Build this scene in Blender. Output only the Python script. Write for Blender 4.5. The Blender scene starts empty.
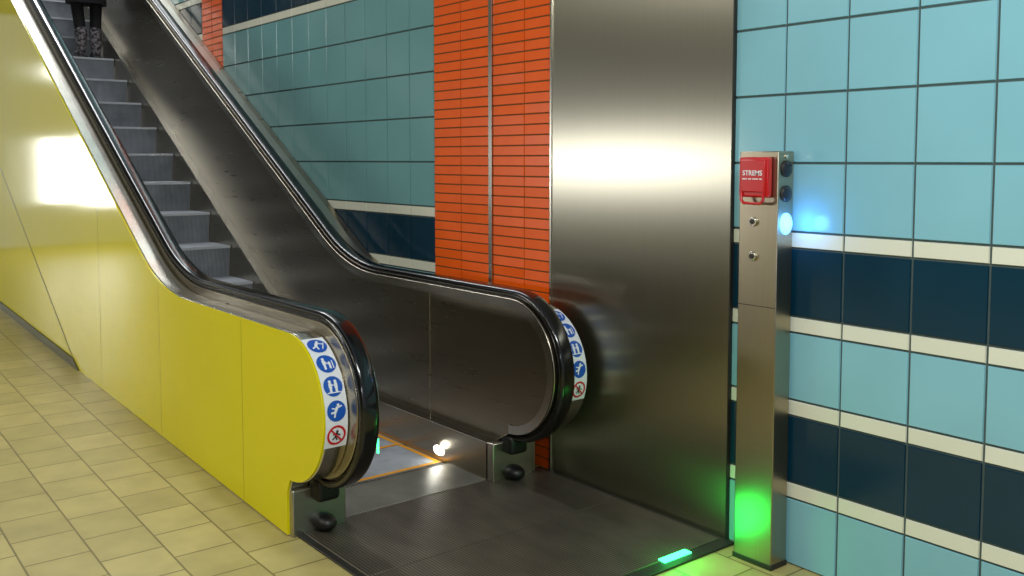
import bpy, bmesh, math, random
from mathutils import Vector
random.seed(4)
D=bpy.data; C=bpy.context
sc=C.scene
try: sc.view_settings.view_transform='Standard'
except Exception: pass
def s2l(c):
    c=c/255.0
    return c/12.92 if c<=.04045 else ((c+.055)/1.055)**2.4
def rgb(r,g,b): return (s2l(r),s2l(g),s2l(b),1)

# ---------------------------------------------------------------- materials
def base_mat(name,col,rough=.5,metal=0.0,spec=.5,emit=None,estr=0,coat=0):
    m=D.materials.new(name); m.use_nodes=True
    b=m.node_tree.nodes['Principled BSDF']
    b.inputs['Base Color'].default_value=col
    b.inputs['Roughness'].default_value=rough
    b.inputs['Metallic'].default_value=metal
    b.inputs['Specular IOR Level'].default_value=spec
    b.inputs['Coat Weight'].default_value=coat
    if emit:
        b.inputs['Emission Color'].default_value=emit
        b.inputs['Emission Strength'].default_value=estr
    return m
def add_var(m,scale=(1,1,1),nscale=5,amount=.15,rvar=.1,bump=0,detail=4):
    nt=m.node_tree; N=nt.nodes; L=nt.links
    b=N['Principled BSDF']
    tc=N.new('ShaderNodeTexCoord'); mp=N.new('ShaderNodeMapping'); mp.inputs['Scale'].default_value=scale
    L.new(tc.outputs['Object'],mp.inputs['Vector'])
    nz=N.new('ShaderNodeTexNoise'); nz.inputs['Scale'].default_value=nscale; nz.inputs['Detail'].default_value=detail
    L.new(mp.outputs[0],nz.inputs['Vector'])
    col=tuple(b.inputs['Base Color'].default_value)
    mr=N.new('ShaderNodeMix'); mr.data_type='RGBA'
    L.new(nz.outputs['Fac'],mr.inputs['Factor'])
    mr.inputs['A'].default_value=tuple(max(0,c*(1-amount)) for c in col[:3])+(1,)
    mr.inputs['B'].default_value=tuple(min(1,c*(1+amount)) for c in col[:3])+(1,)
    L.new(mr.outputs['Result'],b.inputs['Base Color'])
    if rvar:
        r=b.inputs['Roughness'].default_value
        m2=N.new('ShaderNodeMapRange'); m2.inputs['To Min'].default_value=max(.02,r-rvar); m2.inputs['To Max'].default_value=min(1,r+rvar)
        L.new(nz.outputs['Fac'],m2.inputs['Value']); L.new(m2.outputs[0],b.inputs['Roughness'])
    if bump:
        bp=N.new('ShaderNodeBump'); bp.inputs['Strength'].default_value=bump; bp.inputs['Distance'].default_value=.002
        L.new(nz.outputs['Fac'],bp.inputs['Height']); L.new(bp.outputs[0],b.inputs['Normal'])
    return m
def aniso(m,vec,a):
    nt=m.node_tree; b=nt.nodes['Principled BSDF']
    b.inputs['Anisotropic'].default_value=a
    cx=nt.nodes.new('ShaderNodeCombineXYZ')
    for i in range(3): cx.inputs[i].default_value=vec[i]
    nt.links.new(cx.outputs[0],b.inputs['Tangent'])
    return m

M_light=add_var(base_mat('tile_blue_glaze',rgb(134,190,203),.16),nscale=2.2,amount=.12,rvar=.05)
M_teal=add_var(base_mat('tile_teal_glaze',rgb(116,166,168),.18),nscale=2.2,amount=.12,rvar=.05)
M_dark=add_var(base_mat('tile_petrol_glaze',rgb(12,50,68),.14),nscale=3,amount=.25,rvar=.05)
M_white=add_var(base_mat('tile_cream_strip',rgb(226,226,206),.2),nscale=3,amount=.05,rvar=.05)
M_grout=add_var(base_mat('grout_grey',rgb(72,86,84),.9),nscale=30,amount=.2,rvar=0)
M_red=add_var(base_mat('tile_orange_red',rgb(255,98,6),.32,spec=.35),nscale=9,amount=.12,rvar=.05)
M_redgrout=base_mat('grout_olive',rgb(120,84,44),.9)
M_panel=aniso(add_var(base_mat('brushed_steel_panel',rgb(172,168,153),.30,1),scale=(1,40,.6),nscale=4,amount=.05,rvar=.012),(0,1,0),.82)
M_steel=add_var(base_mat('brushed_steel',rgb(184,180,168),.30,1),scale=(2,2,10),nscale=4,amount=.1,rvar=.03)
M_post=add_var(base_mat('brushed_steel_post',rgb(168,158,138),.32,1),scale=(50,50,.8),nscale=4,amount=.08,rvar=.02)
M_steel_trim=add_var(base_mat('polished_steel_trim',rgb(206,202,190),.22,1),nscale=6,amount=.05,rvar=.02)
M_balu=add_var(base_mat('brushed_steel_balustrade',rgb(166,157,139),.28,1),scale=(3,1,14),nscale=3,amount=.06,rvar=.02)
M_yellow=add_var(base_mat('yellow_lacquer',rgb(224,212,0),.11,0,.42),nscale=1.2,amount=.05,rvar=.02)
M_rubber=add_var(base_mat('handrail_black_rubber',rgb(12,12,13),.16,coat=.2),nscale=10,amount=.2,rvar=.03)
M_boot=base_mat('black_plastic',rgb(14,14,14),.45)
M_joint=base_mat('panel_joint_dark',rgb(110,102,10),.6)
M_jsteel=base_mat('steel_joint',rgb(60,58,54),.5,.6)
M_line=base_mat('step_marking_yellow',rgb(236,160,20),.5)
M_signw=base_mat('sticker_white',rgb(228,232,236),.4)
M_signb=base_mat('sticker_blue',rgb(18,84,178),.4)
M_signr=base_mat('sticker_red',rgb(200,24,34),.4)
M_signk=base_mat('sticker_black',rgb(20,20,24),.4)
M_base=base_mat('skirting_grey',rgb(96,94,72),.5)
M_plaster=add_var(base_mat('plaster_olive',rgb(110,108,80),.8),nscale=4,amount=.05,rvar=0)
M_ceil=add_var(base_mat('ceiling_grey',rgb(100,100,90),.8),nscale=4,amount=.05,rvar=0)

def ribbed(name,cA,cB,axis,period,rough=.35,metal=.7,noise=.2,nmap=(1,1,1)):
    m=base_mat(name,cA,rough,metal); nt=m.node_tree; N=nt.nodes; L=nt.links; b=N['Principled BSDF']
    tc=N.new('ShaderNodeTexCoord'); sp=N.new('ShaderNodeSeparateXYZ'); L.new(tc.outputs['Object'],sp.inputs[0])
    mu=N.new('ShaderNodeMath'); mu.operation='MULTIPLY'; mu.inputs[1].default_value=2*math.pi/period
    L.new(sp.outputs[axis],mu.inputs[0])
    si=N.new('ShaderNodeMath'); si.operation='SINE'; L.new(mu.outputs[0],si.inputs[0])
    mr=N.new('ShaderNodeMapRange'); mr.inputs['From Min'].default_value=-.6; mr.inputs['From Max'].default_value=.6
    L.new(si.outputs[0],mr.inputs['Value'])
    mx=N.new('ShaderNodeMix'); mx.data_type='RGBA'; mx.inputs['A'].default_value=cA; mx.inputs['B'].default_value=cB
    L.new(mr.outputs[0],mx.inputs['Factor'])
    mp=N.new('ShaderNodeMapping'); mp.inputs['Scale'].default_value=nmap; L.new(tc.outputs['Object'],mp.inputs['Vector'])
    nz=N.new('ShaderNodeTexNoise'); nz.inputs['Scale'].default_value=5; nz.inputs['Detail'].default_value=6
    L.new(mp.outputs[0],nz.inputs['Vector'])
    m3=N.new('ShaderNodeMapRange'); m3.inputs['From Min'].default_value=.3; m3.inputs['From Max'].default_value=.7
    m3.inputs['To Min'].default_value=1-noise*1.5; m3.inputs['To Max'].default_value=1+noise
    L.new(nz.outputs['Fac'],m3.inputs['Value'])
    m4=N.new('ShaderNodeMix'); m4.data_type='RGBA'; m4.blend_type='MULTIPLY'; m4.inputs['Factor'].default_value=1
    L.new(mx.outputs['Result'],m4.inputs['A']); L.new(m3.outputs[0],m4.inputs['B'])
    L.new(m4.outputs['Result'],b.inputs['Base Color'])
    bp=N.new('ShaderNodeBump'); bp.inputs['Strength'].default_value=.25; bp.inputs['Distance'].default_value=.002
    L.new(mr.outputs[0],bp.inputs['Height']); L.new(bp.outputs[0],b.inputs['Normal'])
    return m
M_tread=ribbed('step_tread_ribbed',rgb(140,144,150),rgb(196,202,210),0,.010,.5,.2)
M_riser=ribbed('step_riser_ribbed',rgb(112,115,120),rgb(164,168,174),0,.010,.5,.2)
M_plate=ribbed('landing_plate_ribbed',rgb(76,71,62),rgb(122,114,100),0,.014,.40,.65,.16,(2.5,.9,1))
M_comb=ribbed('comb_plate_ribbed',rgb(120,118,110),rgb(176,172,160),0,.012,.35,.6)

def floor_mat():
    m=base_mat('floor_tile_cream',rgb(200,190,110),.42); nt=m.node_tree; N=nt.nodes; L=nt.links; b=N['Principled BSDF']
    tc=N.new('ShaderNodeTexCoord'); mp=N.new('ShaderNodeMapping'); mp.inputs['Rotation'].default_value=(0,0,math.radians(90))
    L.new(tc.outputs['Object'],mp.inputs['Vector'])
    br=N.new('ShaderNodeTexBrick'); br.inputs['Scale'].default_value=1
    br.inputs['Brick Width'].default_value=.25; br.inputs['Row Height'].default_value=.25
    br.inputs['Mortar Size'].default_value=.0045; br.inputs['Mortar Smooth'].default_value=.3
    br.offset=.5
    br.inputs['Color1'].default_value=rgb(190,176,112); br.inputs['Color2'].default_value=rgb(172,159,98); br.inputs['Mortar'].default_value=rgb(122,110,60)
    L.new(mp.outputs[0],br.inputs['Vector'])
    nz=N.new('ShaderNodeTexNoise'); nz.inputs['Scale'].default_value=7; nz.inputs['Detail'].default_value=8
    L.new(tc.outputs['Object'],nz.inputs['Vector'])
    mr=N.new('ShaderNodeMapRange'); mr.inputs['To Min'].default_value=.66; mr.inputs['To Max'].default_value=1.15
    L.new(nz.outputs['Fac'],mr.inputs['Value'])
    mx=N.new('ShaderNodeMix'); mx.data_type='RGBA'; mx.blend_type='MULTIPLY'; mx.inputs['Factor'].default_value=1
    L.new(br.outputs['Color'],mx.inputs['A']); L.new(mr.outputs[0],mx.inputs['B']); L.new(mx.outputs['Result'],b.inputs['Base Color'])
    bp=N.new('ShaderNodeBump'); bp.inputs['Strength'].default_value=.5; bp.inputs['Distance'].default_value=.002; bp.invert=True
    L.new(br.outputs['Fac'],bp.inputs['Height']); L.new(bp.outputs[0],b.inputs['Normal'])
    return m
M_floor=floor_mat()

# ---------------------------------------------------------------- mesh helpers
def empty(name):
    e=D.objects.new(name,None); C.collection.objects.link(e); return e
def mobj(name,v,f,mats,fm=None,parent=None,smooth=False,angle=None):
    me=D.meshes.new(name); me.from_pydata(v,[],f)
    if not isinstance(mats,(list,tuple)): mats=[mats]
    for m in mats: me.materials.append(m)
    if fm:
        for p,i in zip(me.polygons,fm): p.material_index=i
    bm=bmesh.new(); bm.from_mesh(me); bmesh.ops.recalc_face_normals(bm,faces=bm.faces); bm.to_mesh(me); bm.free()
    o=D.objects.new(name,me); C.collection.objects.link(o)
    if smooth:
        for p in me.polygons: p.use_smooth=True
        me.set_sharp_from_angle(angle=math.radians(angle or 35))
    if parent: o.parent=parent
    return o
def box(name,x0,x1,y0,y1,z0,z1,mat,parent=None,bev=0,seg=2):
    v=[(x,y,z) for x in(x0,x1) for y in(y0,y1) for z in(z0,z1)]
    f=[(0,1,3,2),(4,6,7,5),(0,4,5,1),(2,3,7,6),(0,2,6,4),(1,5,7,3)]
    o=mobj(name,v,f,mat,parent=parent)
    if bev:
        b=o.modifiers.new('b','BEVEL'); b.width=bev; b.segments=seg
        for p in o.data.polygons: p.use_smooth=True
        o.data.set_sharp_from_angle(angle=math.radians(50))
    return o
def extr(name,outline,x0,x1,mat,parent=None,bev=0):
    n=len(outline)
    v=[(x0,y,z) for y,z in outline]+[(x1,y,z) for y,z in outline]
    f=[tuple(range(n)),tuple(range(2*n-1,n-1,-1))]+[(i,(i+1)%n,n+(i+1)%n,n+i) for i in range(n)]
    o=mobj(name,v,f,mat,parent=parent,smooth=True,angle=30)
    if bev:
        b=o.modifiers.new('b','BEVEL'); b.width=bev; b.segments=2; b.limit_method='ANGLE'; b.angle_limit=math.radians(50)
    return o
def sweep(name,path,section,mat,parent=None,angle=40):
    k=len(section); v=[];f=[]
    for (y,z,ny,nz) in path:
        for (x,n) in section: v.append((x,y+ny*n,z+nz*n))
    for i in range(len(path)-1):
        for j in range(k):
            a=i*k+j;b=i*k+(j+1)%k
            f.append((a,b,b+k,a+k))
    f.append(tuple(range(k))); f.append(tuple(range((len(path)-1)*k,len(path)*k)))
    return mobj(name,v,f,mat,parent=parent,smooth=True,angle=angle)
def cyl(name,p,axis,r,h,mat,parent=None,seg=32,r2=None,bev=0):
    bm=bmesh.new(); bmesh.ops.create_cone(bm,cap_ends=True,segments=seg,radius1=r,radius2=r if r2 is None else r2,depth=h)
    me=D.meshes.new(name); bm.to_mesh(me); bm.free(); me.materials.append(mat)
    o=D.objects.new(name,me); C.collection.objects.link(o); o.location=p
    o.rotation_euler=Vector((0,0,1)).rotation_difference(Vector(axis)).to_euler()
    for q in me.polygons: q.use_smooth=True
    me.set_sharp_from_angle(angle=math.radians(40))
    if bev:
        b=o.modifiers.new('b','BEVEL'); b.width=bev; b.segments=2; b.limit_method='ANGLE'
    if parent: o.parent=parent
    return o
def ell(name,p,s,mat,parent=None):
    bm=bmesh.new(); bmesh.ops.create_uvsphere(bm,u_segments=24,v_segments=16,radius=1)
    for w in bm.verts: w.co=Vector((w.co.x*s[0],w.co.y*s[1],w.co.z*s[2]))
    me=D.meshes.new(name); bm.to_mesh(me); bm.free(); me.materials.append(mat)
    for q in me.polygons: q.use_smooth=True
    o=D.objects.new(name,me); C.collection.objects.link(o); o.location=p
    if parent: o.parent=parent
    return o

# ---------------------------------------------------------------- walls
WX=3.15
def tile_rows(zmax):
    rows=[]; z=0
    pat=[(.266,0),(.064,2),(.266,1),(.064,2),(.266,0),(.064,2),(.266,1),(.064,2)]
    for h,t in pat: rows.append((z,z+h,t)); z+=h
    for i in range(5): rows.append((z,z+.266,0)); z+=.266
    rows.append((z,z+.064,2)); z+=.064
    rows.append((z,z+.266,1)); z+=.266
    rows.append((z,z+.064,2)); z+=.064
    rows.append((z,z+.266,0)); z+=.266
    rows.append((z,z+.064,2)); z+=.064
    rows.append((z,z+.266,1)); z+=.266
    rows.append((z,z+.064,2)); z+=.064
    while z<zmax: rows.append((z,z+.266,0)); z+=.266
    return rows
def tile_block(V,F,FM,y0,y1,z0,z1,mi,g=.003,th=.006,bw=.003,tilt=.0006):
    y0+=g;y1-=g;z0+=g;z1-=g
    if y1-y0<.01 or z1-z0<.005: return
    b=len(V)
    a=random.uniform(-tilt,tilt); c=random.uniform(-tilt,tilt)
    for (yy,zz) in((y0,z0),(y1,z0),(y1,z1),(y0,z1)): V.append((WX+.002,yy,zz))
    k=0
    for (yy,zz) in((y0+bw,z0+bw),(y1-bw,z0+bw),(y1-bw,z1-bw),(y0+bw,z1-bw)):
        sx=(-1,1,1,-1)[k]; sz=(-1,-1,1,1)[k]; k+=1
        V.append((WX-th+a*sx+c*sz,yy,zz))
    F.append((b+4,b+5,b+6,b+7)); FM.append(mi)
    for i in range(4):
        j=(i+1)%4; F.append((b+i,b+j,b+4+j,b+4+i)); FM.append(mi)
def tile_wall(name,ystart,cols,pitch,lmat,ymin,ymax):
    V=[];F=[];FM=[]
    for (z0,z1,t) in tile_rows(8):
        for c in range(cols):
            a=ystart+c*pitch; b=a+pitch
            a=max(a,ymin); b=min(b,ymax)
            if b>a: tile_block(V,F,FM,a,b,z0,z1,t)
    return mobj(name,V,F,[lmat,M_dark,M_white],FM)
wall=empty('wall_right')
g=box('masonry',WX,WX+.2,-3,14,-.2,8,M_grout,wall)
o=tile_wall('tiles_near',2.248-20*.268,21,.268,M_light,-3,2.50); o.parent=wall
o=tile_wall('tiles_mid',4.69,12,.2667,M_teal,4.69,7.89); o.parent=wall
o=tile_wall('tiles_far',8.35,21,.268,M_teal,8.35,14); o.parent=wall
def brick_field(name,y0,y1,ncol):
    V=[];F=[];FM=[]; z=0; w=(y1-y0)/ncol
    while z<8:
        for c in range(ncol): tile_block(V,F,FM,y0+c*w,y0+(c+1)*w,z,z+.054,0,g=.0025,th=.006,bw=.002,tilt=.0008)
        z+=.054
    o=mobj(name,V,F,[M_red],FM); o.parent=wall
    box(name+'_grout',WX-.0015,WX,y0,y1,0,8,M_redgrout,wall)
brick_field('red_tiles_near',3.58,4.12,2)
brick_field('red_tiles_mid',4.15,4.69,2)
brick_field('red_tiles_far',7.89,8.35,2)
box('steel_joint_strip',WX-.014,WX,4.12,4.15,0,8,M_steel_trim,wall)
p=empty('steel_wall_panel')
box('sheet',3.128,3.149,2.487,3.612,0.0,3.6,M_panel,p,bev=.002)
box('edge_return_front',3.124,3.149,2.484,2.489,0,3.6,M_jsteel,p)
box('edge_return_rear',3.122,3.149,3.610,3.622,0,3.6,M_steel_trim,p)

# ---------------------------------------------------------------- floor
def rampz(y): return max(0,.0415*(y-3.6))
mobj('floor',[(-6,-4,0),(3.2,-4,0),(3.2,3.6,0),(-6,3.6,0),(1.75,3.6,0),(1.75,14,rampz(14)),(-6,14,rampz(14)),(3.2,4.1,0),(1.75,4.1,0)],
     [(0,1,2,4,3),(3,4,5,6),(4,2,7,8)],M_floor)
box('wall_left',-5.2,-5,-4,14,-.1,4,M_plaster)
box('ceiling',-5,1.2,-4,14,3.5,3.6,M_ceil)

# ---------------------------------------------------------------- escalator
XC=2.37
def mx(x): return 2*XC-x
HZ=.97; RC=1.3; YC=5.2-.268*RC
YEND=13.0
def guide(d,y0=None):
    pts=[]
    if y0 is not None: pts.append((y0,HZ-d,0,1))
    for i in range(0,19):
        a=math.radians(30*i/18); r=RC+d
        pts.append((YC+r*math.sin(a),HZ+RC-r*math.cos(a),-math.sin(a),math.cos(a)))
    y,z=pts[-1][:2]; t=math.tan(math.radians(30))
    for k in range(1,9):
        yy=y+(YEND-y)*k/8; pts.append((yy,z+(yy-y)*t,-.5,math.cos(math.radians(30))))
    return pts
def newel(cy,cz,R,a0=-90,n=40):
    pts=[]
    for i in range(n+1):
        a=math.radians(a0+(-180)*i/n)
        ny,nz=math.cos(a),math.sin(a)
        pts.append((cy+R*ny,cz+R*nz,ny,nz))
    return pts
def outline(d,cy,R,cz=.585,foot=3.66,footz=.2):
    top=newel(cy,cz,R)+guide(d)
    pts=[(foot,0.0),(foot,footz)]+[(a,b) for a,b,_,_ in top]
    pts+=[(YEND,0)]
    return pts
NY,NZ,NR=3.585,.595,.375
DY,DZ,DR=3.59,.57,.315
DYL=3.635
esc=empty('escalator')
def side(tag,f):
    def X(a,b):
        a,b=f(a),f(b); return (min(a,b),max(a,b))
    xo=1.710 if tag=='left' else 1.676
    dy=DYL if tag=='left' else DY
    x0,x1=X(xo,1.81); extr('outer_deck_'+tag,outline(.085,dy,DR,DZ),x0,x1,M_steel_trim if tag=='left' else M_steel,esc,bev=.004)
    x0,x1=X(1.81,1.905); extr('balustrade_body_'+tag,outline(.042,NY,NR-.042,NZ,foot=3.70),x0,x1,M_balu,esc,bev=.004)
    path=[q for q in newel(NY,NZ,NR-.042)]+guide(.042)
    x0,x1=X(1.903,1.911)
    sweep('inner_edge_trim_'+tag,path,[(x0,-.002),(x1,-.002),(x1,-.045),(x0,-.045)],M_steel_trim,esc)
    x0,x1=X(1.905,1.965)
    sk=[(3.68,0),(3.68,.2)]+[(a,b) for a,b,_,_ in guide(.77)]+[(YEND,0)]
    extr('skirt_'+tag,sk,x0,x1,M_balu,esc,bev=.003)
    x0,x1=X(1.903,1.968)
    sweep('skirt_moulding_'+tag,guide(.77,3.68),[(x0,.0),(x0,.006),(x1,.006),(x1,-.02)],M_steel_trim,esc)
    hp=[(3.76,NZ-NR,0,-1),(3.66,NZ-NR,0,-1)]+newel(NY,NZ,NR)+guide(0)
    xc=f(1.85)
    sec=[(-.042,-.014),(-.037,-.004),(-.022,0),(.022,0),(.037,-.004),(.042,-.014),(.040,-.028),(.030,-.035),(-.030,-.035),(-.040,-.028)]
    sweep('handrail_'+tag,hp,[(xc+a,b) for a,b in sec],M_rubber,esc,angle=60)
    hp2=newel(NY,NZ,NR)+guide(0)
    sweep('handrail_guide_'+tag,hp2,[(xc-.024,-.034),(xc+.024,-.034),(xc+.024,-.06),(xc-.024,-.06)],M_jsteel,esc)
    x0,x1=X(1.712,1.965); box('foot_plate_'+tag,x0,x1,3.64,3.70,0,.205,M_steel,esc,bev=.006)
    box('handrail_inlet_'+tag,xc-.055,xc+.055,3.57,3.66,.15,.245,M_boot,esc,bev=.02,seg=3)
    ell('foot_buffer_'+tag,(xc,3.62,.05),(.05,.065,.036),M_boot,esc)
side('left',lambda x:x)
side('right',mx)
for xx in (mx(1.9065),1.9055): box('balustrade_joint_%d'%int(xx*100),xx-.001,xx+.001,4.28,4.285,.21,.90,M_steel_trim,esc)
inf=[(4.25,.0),(4.25,.80)]+[(a,b) for a,b,_,_ in guide(.12) if a>4.3]+[(YEND,0)]
extr('wall_side_deck',inf,3.05,3.14,M_balu,esc)
# yellow cladding
YX0,YX1=1.700,1.710
full=[(3.667,.012),(3.667,.195)]+[(a,b) for a,b,_,_ in newel(DYL,DZ,DR-.004)]+[(a,b) for a,b,_,_ in guide(.089)]
t30=math.tan(math.radians(30))
jy0=7.0; jz0=rampz(7.0)
upper=full+[(YEND,jz0+(YEND-jy0)*t30),(jy0,jz0)]
extr('cladding_yellow_upper',upper,YX0,YX1,M_yellow,esc)
lower=[(jy0+.03,jz0),(YEND,rampz(YEND)),(YEND,jz0+(YEND-jy0)*t30-.015)]
extr('cladding_yellow_lower',lower,YX0,YX1,M_yellow,esc)
v=[(YX0-.0008,jy0,jz0),(YX0-.0008,jy0+.03,jz0),(YX0-.0008,YEND,jz0+(YEND-jy0)*t30-.016),(YX0-.0008,YEND,jz0+(YEND-jy0)*t30)]
mobj('cladding_joint_incline',v,[(0,1,2,3)],M_joint,parent=esc)
for k,(yy,top) in enumerate(((4.12,.87),(5.25,.93),(6.4,1.52))):
    box('cladding_joint_%d'%(k+1),YX0-.0006,YX0,yy,yy+.0015,rampz(yy)+.01,top,M_joint,esc)
bs=[(6.95,rampz(6.95)),(12.9,rampz(12.9)),(12.9,rampz(12.9)+.06),(7.1,rampz(7.1)+.06)]
extr('baseboard_escalator',bs,YX0-.012,YX0,M_base,esc)
# landing plates
box('landing_frame',1.735,3.127,2.44,3.70,.0005,.010,M_jsteel,esc,bev=.002)
for i in range(2):
    box('landing_plate_%d'%(i+1),1.765,3.10,2.50+i*.6,3.095+i*.6,.008,.014,M_plate,esc,bev=.002)
box('comb_plate',1.965,2.775,3.69,4.02,-.02,.016,M_comb,esc,bev=.003)
V=[];F=[]
n=44
for i in range(n):
    x=1.975+i*(.79/n); w=.79/n*.55
    b=len(V)
    V+=[(x,4.02,.014),(x+w,4.02,.014),(x+w,4.07,.008),(x,4.07,.008),(x,4.02,-.01),(x+w,4.02,-.01),(x+w,4.07,-.01),(x,4.07,-.01)]
    F+=[(b,b+1,b+2,b+3),(b,b+4,b+5,b+1),(b+1,b+5,b+6,b+2),(b+2,b+6,b+7,b+3),(b+3,b+7,b+4,b)]
mobj('comb_teeth',V,F,M_comb,parent=esc)
# steps
SY=5.25; SR=1.6; SA=SY-.268*SR
def nos(y):
    if y<SA: return .008
    if y<SA+SR*.5: return .008+SR-math.sqrt(SR*SR-(y-SA)**2)
    return .008+t30*(y-SY)
V=[];F=[];FM=[]
def quad(a,b,c,d,m):
    k=len(V); V.extend([a,b,c,d]); F.append((k,k+1,k+2,k+3)); FM.append(m)
X0,X1=1.972,2.768
y=4.075; k=0
while y<YEND-.1:
    z=nos(y+.02); zp=nos(y-.38) if k else -.05
    quad((X0,y,z),(X1,y,z),(X1,y+.43,z),(X0,y+.43,z),0)
    quad((X0,y,z),(X1,y,z),(X1,y-.002,z-.018),(X0,y-.002,z-.018),2)
    zb=min(zp-.03,z-.03); prof=[]
    for i in range(6):
        t=i/5; prof.append((y+.004+.03*math.sin(t*math.pi/2),z-.018+(zb-(z-.018))*t))
    for i in range(5):
        a,b=prof[i],prof[i+1]
        quad((X0,a[0],a[1]),(X1,a[0],a[1]),(X1,b[0],b[1]),(X0,b[0],b[1]),1)
    e=.0012
    if k<5:
        for xa,xb in ((X0,X0+.025),(X1-.025,X1)):
            quad((xa,y+.002,z+e),(xb,y+.002,z+e),(xb,y+.40,z+e),(xa,y+.40,z+e),3)
    if k<3: quad((X0,y+.0,z+e*1.5),(X1,y+.0,z+e*1.5),(X1,y+.028,z+e*1.5),(X0,y+.028,z+e*1.5),3)
    if 0<k<3: quad((X0,y+.375,z+e*1.5),(X1,y+.375,z+e*1.5),(X1,y+.40,z+e*1.5),(X0,y+.40,z+e*1.5),3)
    y+=.4; k+=1
M_nose=add_var(base_mat('step_nosing',rgb(190,194,200),.4,.3),nscale=8,amount=.2)
mobj('steps',V,F,[M_tread,M_riser,M_nose,M_line],FM,parent=esc)
M_lamp=base_mat('lamp_white_emit',(1,1,1,1),.4,emit=(1,.98,.9,1),estr=6)
M_green=base_mat('lamp_green_emit',(.1,1,.4,1),.4,emit=(.05,1,.25,1),estr=4)
M_blue=base_mat('lamp_blue_emit',(.2,.5,1,1),.4,emit=(.10,.40,1,1),estr=4)
ell('skirt_lamp',(2.773,4.11,.062),(.006,.05,.026),M_lamp,esc)
box('landing_signal_green',2.74,2.90,2.475,2.515,.010,.018,M_green,esc,bev=.004)
box('newel_signal_green',1.911,1.916,3.268,3.278,.42,.48,M_green,esc)

# stickers
def sticker(tag,xa,xb,cy=DY,cz=DZ,R=DR):
    xc=(xa+xb)/2; w=(xb-xa)
    phi0=math.radians(25)
    def mp(u,v,off):
        ph=phi0+v/R
        return (xc+u,cy-(R+off)*math.cos(ph),cz+(R+off)*math.sin(ph))
    V=[];F=[];FM=[]
    def grid(u0,u1,v0,v1,off,m,n=16):
        for i in range(n):
            a=v0+(v1-v0)*i/n; b=v0+(v1-v0)*(i+1)/n; k=len(V)
            V.extend([mp(u0,a,off),mp(u1,a,off),mp(u1,b,off),mp(u0,b,off)]); F.append((k,k+1,k+2,k+3)); FM.append(m)
    def ring(cu,cv,r0,r1,off,m,seg=32):
        nr=4
        for j in range(nr):
            ra=r0+(r1-r0)*j/nr; rb=r0+(r1-r0)*(j+1)/nr
            for i in range(seg):
                a=2*math.pi*i/seg;b=2*math.pi*(i+1)/seg;k=len(V)
                V.extend([mp(cu+ra*math.cos(a),cv+ra*math.sin(a),off),mp(cu+rb*math.cos(a),cv+rb*math.sin(a),off),mp(cu+rb*math.cos(b),cv+rb*math.sin(b),off),mp(cu+ra*math.cos(b),cv+ra*math.sin(b),off)])
                F.append((k,k+1,k+2,k+3)); FM.append(m)
    def stroke(p,q,wd,off,m,n=4):
        dx,dy=q[0]-p[0],q[1]-p[1]; l=math.hypot(dx,dy); nx,ny=-dy/l*wd/2,dx/l*wd/2
        for i in range(n):
            a=i/n;b=(i+1)/n;k=len(V)
            A=(p[0]+dx*a,p[1]+dy*a);B=(p[0]+dx*b,p[1]+dy*b)
            V.extend([mp(A[0]+nx,A[1]+ny,off),mp(A[0]-nx,A[1]-ny,off),mp(B[0]-nx,B[1]-ny,off),mp(B[0]+nx,B[1]+ny,off)])
            F.append((k,k+1,k+2,k+3)); FM.append(m)
    H=.25
    grid(-w/2,w/2,-H,H,.0008,0)
    r=w*.42; o1,o2,o3=.0022,.0034,.0046
    def st(cv,lst,m):
        for it in lst:
            if it[0]=='h': ring(it[1]*r,cv+it[2]*r,0,it[3]*r,o2,m,14)
            else: stroke((it[1]*r,cv+it[2]*r),(it[3]*r,cv+it[4]*r),it[5]*r,o2,m)
    pics=[
     [('h',.15,.5,.15),('l',.05,.35,-.2,-.1,.3),('l',-.2,-.1,-.6,-.4,.18),('l',-.15,-.1,-.05,-.6,.18),('l',.05,.3,.6,.1,.14),('l',.35,-.6,.75,.3,.1)],
     [('h',-.25,.5,.16),('l',-.25,.35,-.25,-.15,.34),('l',-.25,-.1,-.25,-.65,.24),('h',.3,.05,.13),('l',.3,-.05,.3,-.6,.22),('l',-.2,.2,.2,-.1,.12),('l',.62,-.6,.62,.3,.1)],
     [('h',-.3,.45,.16),('l',-.3,.3,-.3,-.2,.34),('l',-.3,-.2,-.3,-.6,.26),('h',.3,.45,.16),('l',.3,.3,.3,-.2,.34),('l',.3,-.2,.3,-.6,.26),('l',-.1,.1,.1,.1,.12),('l',-.7,-.62,.7,-.62,.1)],
     [('h',.2,.55,.15),('l',.1,.4,-.15,-.1,.28),('l',-.15,-.1,-.6,-.15,.18),('l',-.15,-.1,-.25,-.6,.18),('l',.1,.3,.6,.45,.14),('l',-.1,.2,-.5,.3,.12)],
    ]
    sp=.098
    for i in range(4):
        cv=sp*(2-i)
        ring(0,cv,0,r,o1,1); st(cv,pics[i],0)
    cv=-2*sp
    ring(0,cv,r*.78,r,o1,2)
    st(cv,[('h',.05,.4,.13),('l',.0,.3,-.1,-.1,.22),('l',-.1,-.1,-.4,-.4,.13),('l',-.1,-.1,.1,-.5,.13),('l',.0,.2,.4,.0,.11),('l',-.05,.2,-.4,.1,.1)],3)
    stroke((-r*.6,cv+r*.6),(r*.6,cv-r*.6),r*.16,o3,2)
    mobj('safety_pictogram_sticker_'+tag,V,F,[M_signw,M_signb,M_signr,M_signk],FM,parent=esc)
sticker('left',1.707,1.805,cy=DYL)
sticker('right',2.965,3.061)

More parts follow.
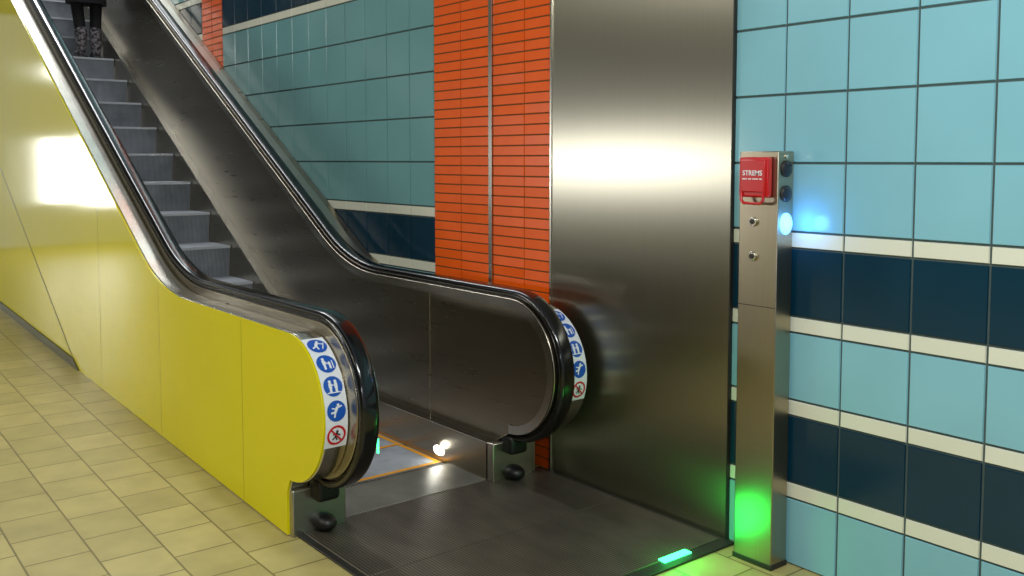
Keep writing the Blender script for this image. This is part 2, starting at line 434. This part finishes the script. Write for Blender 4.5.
# ---------------------------------------------------------------- control post
post=empty('emergency_stop_post')
PX,PY0,PY1,PH=3.03,2.19,2.37,1.632
box('column',PX,3.128,PY0,PY1,0,PH,M_post,post,bev=.004)
box('door_seam',PX-.0006,PX,PY0+.002,PY1-.002,1.03,1.033,M_jsteel,post)
box('base_flange',PX-.004,3.13,PY0-.004,PY1+.004,0,.02,M_jsteel,post,bev=.002)
M_rb=base_mat('stop_box_red',rgb(190,16,22),.28,coat=.3)
box('stop_box',PX-.03,PX,2.215,2.352,1.455,1.61,M_rb,post,bev=.008,seg=3)
box('stop_box_flap',PX-.036,PX-.028,2.225,2.342,1.475,1.60,M_rb,post,bev=.004,seg=2)
cu=D.curves.new('stop_handle','CURVE'); cu.dimensions='3D'; cu.bevel_depth=.006; cu.bevel_resolution=4
s=cu.splines.new('POLY'); pts=[(PX-.03,2.335,1.50),(PX-.035,2.335,1.445),(PX-.035,2.322,1.432),(PX-.035,2.245,1.432),(PX-.035,2.232,1.445),(PX-.03,2.232,1.50)]
s.points.add(len(pts)-1)
for q,a in zip(s.points,pts): q.co=(*a,1)
cu.materials.append(M_rb); ho=D.objects.new('stop_handle',cu); C.collection.objects.link(ho); ho.parent=post
def text(name,body,size,loc,rot,mat,parent,sx=1):
    c=D.curves.new(name,'FONT'); c.body=body; c.size=size; c.extrude=.0004; c.align_x='CENTER'; c.align_y='CENTER'; c.offset=.0004
    o=D.objects.new(name,c); C.collection.objects.link(o); o.location=loc; o.rotation_euler=rot; o.scale=(sx,1,1); c.materials.append(mat); o.parent=parent
RW=(math.radians(90),0,math.radians(-90))
text('stop_label','STREMS',.027,(PX-.0366,2.283,1.548),RW,M_signw,post)
yy=2.33
for w in (.022,.014,.026,.012):
    box('label_bar_%d'%int(yy*1000),PX-.0368,PX-.036,yy-w,yy,1.524,1.528,M_signw,post); yy-=w+.006
for i,z in enumerate((1.36,1.225)):
    cyl('key_switch_%d'%(i+1),(PX-.004,2.30,z),(1,0,0),.018,.012,M_steel_trim,post,bev=.002)
    cyl('key_core_%d'%(i+1),(PX-.011,2.30,z),(1,0,0),.010,.004,M_jsteel,post)
for i,z in enumerate((1.565,1.47,1.355)):
    if i<2: cyl('lens_bezel_%d'%(i+1),(3.078,PY0-.003,z),(0,1,0),.032,.008,M_jsteel,post,bev=.002)
    ell('lens_%d'%(i+1),(3.078,PY0-.004,z),(.027,.010,.03) if i<2 else (.036,.014,.042),M_blue if i==2 else base_mat('lens_dark',rgb(30,34,44),.2),post)
cyl('screw_top',(3.078,PY0-.002,1.612),(0,1,0),.008,.005,M_steel_trim,post)

# ---------------------------------------------------------------- person on the escalator (seen from behind)
M_coat=add_var(base_mat('coat_black_cloth',rgb(22,22,26),.85),nscale=20,amount=.3,rvar=0)
M_tights=base_mat('trousers_black',rgb(16,16,18),.8)
M_hair=base_mat('hair_brown',rgb(50,34,24),.6)
M_skin=base_mat('skin',rgb(205,160,135),.55)
mb=base_mat('boots_patterned',rgb(90,86,88),.7)
nt=mb.node_tree; vo=nt.nodes.new('ShaderNodeTexNoise'); vo.inputs['Scale'].default_value=38; tc=nt.nodes.new('ShaderNodeTexCoord')
cr=nt.nodes.new('ShaderNodeValToRGB'); cr.color_ramp.elements[0].position=.40; cr.color_ramp.elements[0].color=rgb(44,40,42); cr.color_ramp.elements[1].position=.62; cr.color_ramp.elements[1].color=rgb(140,134,138)
nt.links.new(tc.outputs['Object'],vo.inputs['Vector']); nt.links.new(vo.outputs['Fac'],cr.inputs[0]); nt.links.new(cr.outputs[0],nt.nodes['Principled BSDF'].inputs['Base Color'])
per=empty('person')
px,py=2.56,9.78; pz=nos(9.675+.02)
def skin(name,pts,edges,mat,root=0,sub=2):
    me=D.meshes.new(name); me.from_pydata([p[:3] for p in pts],edges,[]); me.materials.append(mat)
    o=D.objects.new(name,me); C.collection.objects.link(o)
    sk=o.modifiers.new('skin','SKIN'); sk.use_smooth_shade=True
    for i,p in enumerate(pts):
        s=me.skin_vertices[0].data[i]; r=p[3]; s.radius=(r,r) if not isinstance(r,tuple) else r; s.use_root=(i==root)
    ss=o.modifiers.new('s','SUBSURF'); ss.levels=sub; ss.render_levels=sub
    o.location=(px,py,pz); o.parent=per; return o
body=[(0,0,.88,.12),(0,0,1.05,.11),(0,.0,1.25,.125),(0,0,1.40,.10),(0,.01,1.49,.05),(0,.02,1.56,.05),
 (-.09,0,.80,.085),(-.085,.01,.48,.06),(-.07,-.02,.28,.055),(-.065,-.03,.10,.042),
 (.09,0,.80,.085),(.085,.01,.48,.06),(.07,-.02,.28,.055),(.065,-.03,.10,.042),
 (-.17,0,1.38,.055),(-.22,-.02,1.10,.042),(-.21,.06,.86,.03),(.17,0,1.38,.055),(.22,-.02,1.10,.042),(.21,.06,.86,.03)]
ed=[(0,1),(1,2),(2,3),(3,4),(4,5),(0,6),(6,7),(7,8),(8,9),(0,10),(10,11),(11,12),(12,13),(3,14),(14,15),(15,16),(3,17),(17,18),(18,19)]
skin('body',body,ed,M_tights)
for s,t in((-1,'l'),(1,'r')):
    x=.066*s
    skin('boot_'+t,[(x,-.02,.32,.066),(x,-.025,.2,.06),(x,-.03,.09,.052),(x,-.035,.045,.044),(x+.008*s,.06,.04,.044),(x+.012*s,.14,.034,.036)],[(0,1),(1,2),(2,3),(3,4),(4,5)],mb)
    box('boot_sole_'+t,px+x-.04,px+x+.045,py-.08,py+.17,pz+.0005,pz+.018,M_boot,per,bev=.008)
    hx=.21*s; hs=[(hx,.06,.87,.022),(hx,.075,.82,.026),(hx,.085,.79,.024)]
    he=[(0,1),(1,2)]
    for i in range(4):
        oy=-.024+.016*i; b0=len(hs); L=(.03,.036,.034,.028)[i]
        hs+=[(hx,.085+oy,.765,.0085),(hx-.006*s,.09+oy,.765-L,.0078),(hx-.016*s,.095+oy,.765-1.7*L,.007)]
        he+=[(2,b0),(b0,b0+1),(b0+1,b0+2)]
    b0=len(hs); hs+=[(hx-.012*s,.115,.80,.010),(hx-.018*s,.13,.77,.008)]; he+=[(1,b0),(b0,b0+1)]
    skin('hand_'+t,hs,he,M_skin,sub=1)
def loft(name,rings,mat,seg=28):
    V=[];F=[]
    for (cx,cy,z,rx,ry) in rings:
        for i in range(seg):
            a=2*math.pi*i/seg; w=1+.02*math.sin(a*7); V.append((px+cx+rx*w*math.cos(a),py+cy+ry*w*math.sin(a),pz+z))
    for j in range(len(rings)-1):
        for i in range(seg):
            a=j*seg+i;b=j*seg+(i+1)%seg; F.append((a,b,b+seg,a+seg))
    return mobj(name,V,F,mat,parent=per,smooth=True,angle=80)
loft('coat',[(0,0,.54,.13,.10),(0,0,.51,.185,.14),(0,0,.62,.18,.14),(0,0,.85,.17,.135),(0,0,1.05,.15,.125),(0,0,1.25,.185,.135),(0,0,1.38,.19,.12),(0,0,1.44,.12,.09),(0,.01,1.48,.07,.07),(0,.01,1.51,.065,.065)],M_coat)
for s,t in((-1,'l'),(1,'r')):
    skin('sleeve_'+t,[(.16*s,0,1.38,.07),(.23*s,-.02,1.10,.055),(.215*s,.055,.89,.042)],[(0,1),(1,2)],M_coat)
ell('head',(px,py+.02,pz+1.64),(.075,.092,.115),M_skin,per)
ell('hair',(px,py+.002,pz+1.655),(.086,.094,.118),M_hair,per)
ell('nose',(px,py+.112,pz+1.63),(.012,.016,.02),M_skin,per)
for s in(-1,1):
    ell('ear_%d'%(s+1),(px+.078*s,py+.03,pz+1.63),(.01,.018,.028),M_skin,per)
    ell('eye_%d'%(s+1),(px+.03*s,py+.1,pz+1.65),(.013,.01,.009),M_signw,per)
ell('mouth',(px,py+.103,pz+1.585),(.022,.008,.006),M_signr,per)

# ---------------------------------------------------------------- lights
w=D.worlds.new('World'); sc.world=w; w.use_nodes=True
w.node_tree.nodes['Background'].inputs[0].default_value=(.88,.93,1,1); w.node_tree.nodes['Background'].inputs[1].default_value=.36
def area(name,loc,target,sx,sy,power,col=(1,1,1)):
    l=D.lights.new(name,'AREA'); l.shape='RECTANGLE'; l.size=sx; l.size_y=sy; l.energy=power; l.color=col
    o=D.objects.new(name,l); C.collection.objects.link(o); o.location=loc
    o.rotation_euler=(Vector(target)-Vector(loc)).to_track_quat('-Z','Y').to_euler(); return o
area('ceiling_light_corridor',(-1.2,4,3.4),(-1.2,4,0),.3,5,90,(1,.98,.88))
area('ceiling_light_landing',(1.0,.5,3.3),(1.8,1.6,0),1.5,.4,80,(.95,1,1))
area('shaft_fill_light',(2.3,9,6.6),(2.3,7.5,2),.5,5,160,(.95,.98,1))  # unseen fill lamp added above the incline to brighten the balustrade steel
area('shop_window_light',(-3.2,9.0,1.55),(3.1,3.0,1.55),1.8,.26,72,(1,1,.97))
area('entrance_daylight_a',(-.42,13.8,1.45),(1.7,7.3,1.5),.48,.95,32,(1,1,.9))
area('entrance_daylight_b',(.22,13.8,1.45),(1.7,7.3,1.5),.2,.85,13,(1,1,.9))
area('entrance_ceiling_light',(-.15,13.6,2.75),(1.7,7.3,1.6),.7,.16,10,(1,1,.9))
def point(name,loc,power,col,r=.03):
    l=D.lights.new(name,'POINT'); l.energy=power; l.color=col; l.shadow_soft_size=r
    o=D.objects.new(name,l); C.collection.objects.link(o); o.location=loc
point('camera_flash',(.05,-.02,1.72),38,(.9,.96,1))
point('green_signal_light',(2.82,2.46,.10),2.3,(.02,1,.10),.08)
point('blue_signal_light',(3.075,2.12,1.355),.7,(.12,.38,1),.03)
point('skirt_lamp_light',(2.74,4.11,.085),.25,(1,1,.92),.02)

# ---------------------------------------------------------------- camera
cd=D.cameras.new('camera'); cam=D.objects.new('camera',cd); C.collection.objects.link(cam); sc.camera=cam
cam.location=(0,0,1.6); cam.rotation_euler=(math.radians(86),0,math.radians(-38.5))
cd.sensor_width=36; cd.lens=950/1024*36; cd.shift_y=-.0605; cd.clip_start=.05
